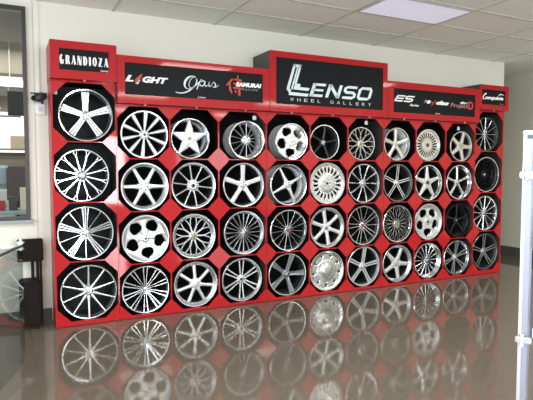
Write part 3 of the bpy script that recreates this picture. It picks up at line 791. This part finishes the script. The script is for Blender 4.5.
# ------------------------------------------------------------------ window and the room behind it
wn = bpy.data.objects.new('window_1', None); COL.objects.link(wn); wn.location = ((WX0 + WX1) / 2, WY, WZ0); struct(wn)
bm = bmesh.new()
cx = (WX0 + WX1) / 2
def wbox(bm, a, b, c, d, e, f): box(bm, a - cx, b - cx, c - WY, d - WY, e - WZ0, f - WZ0)
fw = .038
wbox(bm, WX1 - fw + .012, WX1 + .012, WY - .03, WY - .001, WZ0 - .02, WZ1 + .02)
wbox(bm, WX0, WX1 - fw + .012, WY - .03, WY - .001, WZ1 - .018, WZ1 + .02)
wbox(bm, WX0, WX1 - fw + .012, WY - .03, WY - .001, WZ0 - .02, WZ0 + .014)
wbox(bm, WX0 - .03, WX0, WY - .03, WY - .001, WZ0 - .02, WZ1 + .02)
build('window_frame', bm, M['frame'], wn)
bm = bmesh.new(); wbox(bm, WX0 - .03, WX1 + .035, WY - .06, WY - .001, WZ0 - .05, WZ0 - .021); build('window_sill', bm, M['sill'], wn)
bm = bmesh.new(); wbox(bm, WX0 + .001, WX1 - .001, WY + .02, WY + .026, WZ0 + .001, WZ1 - .001); build('window_pane', bm, M['glass'], wn)

M['office_wall'] = mat('office_wall_paint', (.42, .37, .30), .7)
M['office_ceil'] = mat('office_ceiling', (.5, .49, .46), .8)
M['beam'] = mat('brown_beam', (.12, .085, .08), .6)
M['tube'] = mat('fluorescent_tube', (1, 1, 1), .5, emit=(1, .96, 1), es=5)
M['dark_panel'] = mat('charcoal_panel', (.045, .045, .05), .6)
M['bright'] = mat('bright_window_blind', (.9, .9, .86), .7, emit=(1, 1, .94), es=1.1)
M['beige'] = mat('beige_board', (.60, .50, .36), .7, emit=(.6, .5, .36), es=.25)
M['redcloth'] = mat('red_cloth', (.45, .03, .04), .6)
M['greyblue'] = mat('blue_grey_plastic', (.35, .45, .52), .5)
struct(bx('wall_office_left', -4.6, -4.5, WY + .12, 9.5, 0, 3.4, M['office_wall']))
struct(bx('wall_office_right', 1.5, 1.6, WY + .12, 9.5, 0, 3.4, M['office_wall']))
struct(bx('wall_office_back', -4.6, 1.6, 9.5, 9.6, 0, 3.4, M['office_wall']))
struct(bx('ceiling_office', -4.6, 1.6, WY + .12, 9.6, 3.30, 3.36, M['office_ceil']))
struct(bx('trim_3', -4.5, 1.5, 3.30, 3.50, 2.86, 3.299, M['office_wall']))
struct(bx('trim_4', -4.5, 1.5, 3.28, 3.52, 2.78, 2.859, M['beam']))
def strip_light(y, z, lab):
    t = thing('strip_light', lab, 'ceiling light', (-1.0, y, z), 0, 'strip lights seen through the window')
    bx('light_housing', -1.1, .32, -.06, .06, .03, .07, M['plastic_w'], t)
    for x in (-.9, .12):
        bm = bmesh.new(); tube(bm, [(x, 0, .0705), (x, 0, (3.2995 if y > 3.6 else 3.2995) - z)], .006, 6); build('suspension_rod', bm, M['plastic_w'], t)
    bm = bmesh.new(); tube(bm, [(-1.08, 0, -.015), (.30, 0, -.015)], .043, 12); build('lamp_tube', bm, M['tube'], t, True)
strip_light(3.2, 2.72, 'nearer glowing strip light seen through the window, under the brown beam')
strip_light(6.1, 2.44, 'farther strip light seen through the window, below the dark panel')
tag(bx('hanging_panel', -.90, .3, 5.85, 5.93, 2.50, 2.95, M['dark_panel']), 'charcoal panel hanging between the two strip lights behind the window', 'panel')
t = thing('bright_window', 'bright white window at the back of the room behind the glass', 'window', (-1.3, 9.42, 1.95))
bx('pane', -1.5, 1.5, 0, .03, -.05, .95, M['bright'], t)
bx('window_bar', -1.5, 1.5, -.03, -.001, -.13, -.055, M['beam'], t)
tag(bx('storage_box', -.86, -.35, 7.0, 7.4, 1.92, 2.18, M['beige']), 'beige carton on top of the tall shelf behind the window', 'box')
t = thing('storage_shelf', 'pale tall shelf standing in the room behind the window', 'shelf', (-.75, 7.2, 0))
for z in (.4, .9, 1.38, 1.89): bx('shelf_board', -.75, .5, -.22, .22, z, z + .025, M['office_ceil'], t)
for x in (-.75, .47): bx('upright', x, x + .03, -.21, .21, 0, 1.889, M['beige'], t)
t = thing('water_cooler', 'white water cooler with blue-grey bottle behind the window', 'water cooler', (-1.0, 3.2, 0))
bx('body', -.13, .13, -.14, .14, 0, 1.20, M['plastic_w'], t, .02)
bm = bmesh.new(); tube(bm, [(0, 0, 1.205), (0, 0, 1.25), (0, 0, 1.28), (0, 0, 1.50), (0, 0, 1.54)], [.04, .05, .11, .11, .06], 20); build('bottle', bm, M['greyblue'], t, True)
bx('tap', -.03, .03, -.17, -.141, .95, 1.0, M['greyblue'], t)
t = thing('office_desk', 'grey office desk close behind the window glass', 'desk', (-1.2, 1.6, 0))
bx('desk_top', -.9, .9, -.35, .35, .98, 1.01, M['greyblue'], t)
bx('side_panel', -.88, -.85, -.32, .32, 0, .979, M['office_wall'], t); bx('side_panel', .85, .88, -.32, .32, 0, .979, M['office_wall'], t)
for i, (x, w, h, mm, lb) in enumerate(((-1.03, .10, .11, 'redcloth', 'red box lying on the desk behind the window, beside the frame corner'),
                                       (-.90, .09, .16, 'plastic_k', 'dark box on the desk behind the window'),
                                       (-.79, .07, .26, 'beige', 'upright beige folder on the desk behind the window'))):
    tag(bx('desk_box', x - w / 2, x + w / 2, 1.5, 1.65, 1.0105, 1.0105 + h, M[mm], None, .004), lb, 'box')
t = thing('office_chair', 'dark office chair with a maroon back in the room behind the window', 'chair', (-.83, 2.5, 0))
bx('backrest', -.13, .13, 0, .06, 1.05, 1.52, M['beam'], t, .02); bx('seat', -.22, .22, -.45, -.005, .5, .58, M['dark_panel'], t, .02)
bm = bmesh.new(); tube(bm, [(0, -.22, .05), (0, -.22, .499)], .03, 10); build('column', bm, M['plastic_k'], t, True)
bm = bmesh.new(); tube(bm, [(0, -.1, .52), (0, .08, .7), (0, .075, 1.2)], .02, 8); build('back_stem', bm, M['plastic_k'], t, True)
for k in range(5):
    a = 2 * PI * k / 5; bm = bmesh.new(); tube(bm, [(0, -.22, .08), (.28 * math.cos(a), -.22 + .28 * math.sin(a), .03)], [.025, .018], 8); build('leg', bm, M['plastic_k'], t, True)
area('office_lamp', (-1.4, 2.4, 3.2), (0, 0, 0), 2.5, 1.5, 45, (1, .97, .9))
area('office_lamp', (-1.4, 7.0, 3.2), (0, 0, 0), 2.5, 2.5, 60, (1, .97, .9))

# ------------------------------------------------------------------ wall camera on its junction box, left of the display
t = thing('security_camera', 'dark security camera over a white junction plate on the cream wall', 'camera', (-.657, WY - .001, 2.005))
bx('junction_box', -.045, .045, -.028, 0, 0, .11, M['plastic_w'], t, .006)
bx('cover_plate', -.018, .018, -.034, -.0285, .03, .075, M['tag'], t, .002)
bm = bmesh.new(); tube(bm, [(.02, -.03, .11), (.012, -.06, .14), (0, -.08, .145)], .012, 8); build('bracket', bm, M['plastic_k'], t, True)
bm = bmesh.new()
tube(bm, [(.055, -.085, .175), (.02, -.09, .168), (-.02, -.10, .150), (-.045, -.105, .140)], [.022, .042, .042, .034], 18); build('camera_body', bm, M['plastic_k'], t, True)
bm = bmesh.new(); tube(bm, [(-.046, -.105, .1395), (-.075, -.112, .150)], [.026, .020], 16); build('lens', bm, M['black'], t, True)
bm = bmesh.new(); box(bm, -.085, .06, -.14, -.05, .186, .194, .002); build('visor', bm, M['plastic_k'], t)

# ------------------------------------------------------------------ dark chair against the wall
t = thing('side_chair', 'dark brown chair with a padded square back against the wall beside the window', 'chair', (-.78, .2, 0))
bx('backrest', -.112, .112, .01, .085, .610, .822, M['leather'], t, .008)
bx('seat', -.105, .075, -.16, .10, .045, .445, M['leather'], t, .014)
for x in (.018, .062):
    bm = bmesh.new(); box(bm, x - .014, x + .014, .045, .075, .40, .63, .003); build('back_post', bm, M['leg'], t)
bm = bmesh.new(); box(bm, .078, .100, .03, .06, .0, .62, .003); build('rear_leg', bm, M['leg'], t)
for x, y in ((-.08, -.13), (.05, -.13), (-.08, .08), (.05, .07)):
    bm = bmesh.new(); tube(bm, [(x, y, .0), (x, y, .05)], [.010, .014], 10); build('leg', bm, M['leg'], t, True)

# ------------------------------------------------------------------ low glass case at the left edge
A = Vector((-.869, -.788, 0)); ang = math.atan2(-.949, -.316)
t = thing('glass_showcase', 'low clear glass showcase with a dark top rail and chrome corner clamp, by the chair', 'showcase', A, ang)
L1, L2, H = 1.1, .6, .884       # local x runs towards the viewer, local -y to the left
bx('side_glass', 0, L1, -.006, 0, .001, H, M['case_glass'], t)
bx('back_glass', 0, .006, -L2, -.0065, .001, H, M['clear'], t)
bx('top_glass', 0, L1, -L2, 0, H + .0005, H + .008, M['clear'], t)
bx('top_rail', .012, L1, -.016, .004, H + .0085, H + .030, M['gun'], t)
bx('rear_rail', 0, .014, -L2, -.018, H + .0085, H + .018, M['alu'], t)
bm = bmesh.new(); box(bm, -.014, .034, -.034, .012, H - .012, H + .0, .004); box(bm, -.012, .03, -.03, .012, H + .0305, H + .052, .004)
tube(bm, [(.010, -.008, H - .02), (.010, -.008, H + .075)], .012, 12); build('corner_clamp', bm, M['clamp'], t)

# ------------------------------------------------------------------ tall glass tower at the right edge, close to the viewer
PX, PY = 1.343, -3.394
th = R(-55)                                   # roughly square to the viewer
t = thing('glass_tower', 'tall aluminium-framed glass display tower at the right edge, near the viewer', 'showcase', (PX, PY, 0), th)
S_ = .5; H = 1.654
def post(x, y, nm='post'):
    bm = bmesh.new(); box(bm, x - .008, x + .008, y - .008, y + .008, 0, H, .002)
    build(nm, bm, M['alu'], t)
    bm = bmesh.new(); box(bm, x + .0085, x + .034, y + .000, y + .008, .02, H - .02); build('post_flange', bm, M['alu_dark'], t)
post(0, 0); post(S_, 0); post(0, S_); post(S_, S_)
bx('top_panel', -.011, S_ + .011, -.011, S_ + .011, H + .0005, H + .02, M['alu'], t, .003)
bx('front_glass', .052, S_ - .013, -.003, .003, .12, H - .001, M['clear'], t)
bx('left_glass', -.003, .003, .052, S_ - .013, .12, H - .001, M['clear'], t)
bx('header_card', .052, S_ - .013, .004, .008, 1.515, 1.648, M['alu_dark'], t)
for i, z in enumerate((.12, .62, 1.085, 1.43)):
    bx('glass_shelf', .012, S_ - .012, .012, S_ - .012, z, z + .008, M['clear'], t)
for z in (.625, 1.455):
    bm = bmesh.new(); box(bm, -.020, .055, -.024, -.0115, z - .016, z + .016, .004); tube(bm, [(.01, -.03, z - .03), (.01, -.02, z + .03)], .012, 10)
    tube(bm, [(.0, -.024, z), (0, -.040, z)], .010, 12); build('shelf_clamp', bm, M['clamp'], t)
bx('bracket_rail', .056, S_ - .02, -.020, -.0045, .640, .690, M['alu'], t, .003)
o = build('rail_marking', text_bm('RS', .075, .125, .655, .676, .3, .05, y=-.0205), M['ltr_red'], t)
# boxed goods on the shelves
for i, (x, z, w, h, mm) in enumerate(((.13, .6285, .11, .13, 'tag'), (.28, .6285, .12, .18, 'alu_dark'), (.14, 1.0935, .14, .16, 'tag'), (.30, 1.0935, .13, .20, 'plastic_k'), (.15, .1285, .16, .24, 'alu_dark'))):
    q = Vector((x, .2)); q.rotate(Matrix.Rotation(th, 2))
    nm = ['lower pale carton on the middle shelf of the glass tower', 'tall grey-lavender carton on the middle shelf of the glass tower',
          'pale carton on the upper shelf of the glass tower', 'dark carton on the upper shelf of the glass tower', 'grey carton at the bottom of the glass tower'][i]
    b = thing('product_box', nm, 'box', (PX + q.x, PY + q.y, z), th, 'boxed goods in the glass tower')
    bx('carton', -w / 2, w / 2, -.06, .06, 0, h, M[mm], b, .003)
    bx('printed_band', -w / 2 + .01, w / 2 - .01, -.0615, -.0602, h * .3, h * .7, M['ltr_dim'], b)

# ------------------------------------------------------------------ world and camera
w = bpy.data.worlds.new('world'); SC.world = w; w.use_nodes = True
w.node_tree.nodes['Background'].inputs[0].default_value = (.75, .85, 1, 1)
w.node_tree.nodes['Background'].inputs[1].default_value = .4
cd = bpy.data.cameras.new('camera'); cam = bpy.data.objects.new('camera', cd); COL.objects.link(cam)
cd.sensor_width = 36; cd.sensor_fit = 'HORIZONTAL'; cd.lens = 520 * 36 / 533; cd.clip_start = .05
yaw, pit = .4646, .0592
fwd = Vector((math.sin(yaw) * math.cos(pit), math.cos(yaw) * math.cos(pit), -math.sin(pit)))
cam.location = (-.9692, -5.1383, 1.4834)
cam.rotation_euler = fwd.to_track_quat('-Z', 'Y').to_euler()
SC.camera = cam
SC.view_settings.view_transform = 'Standard'
SC.view_settings.look = 'None'
SC.view_settings.exposure = 0
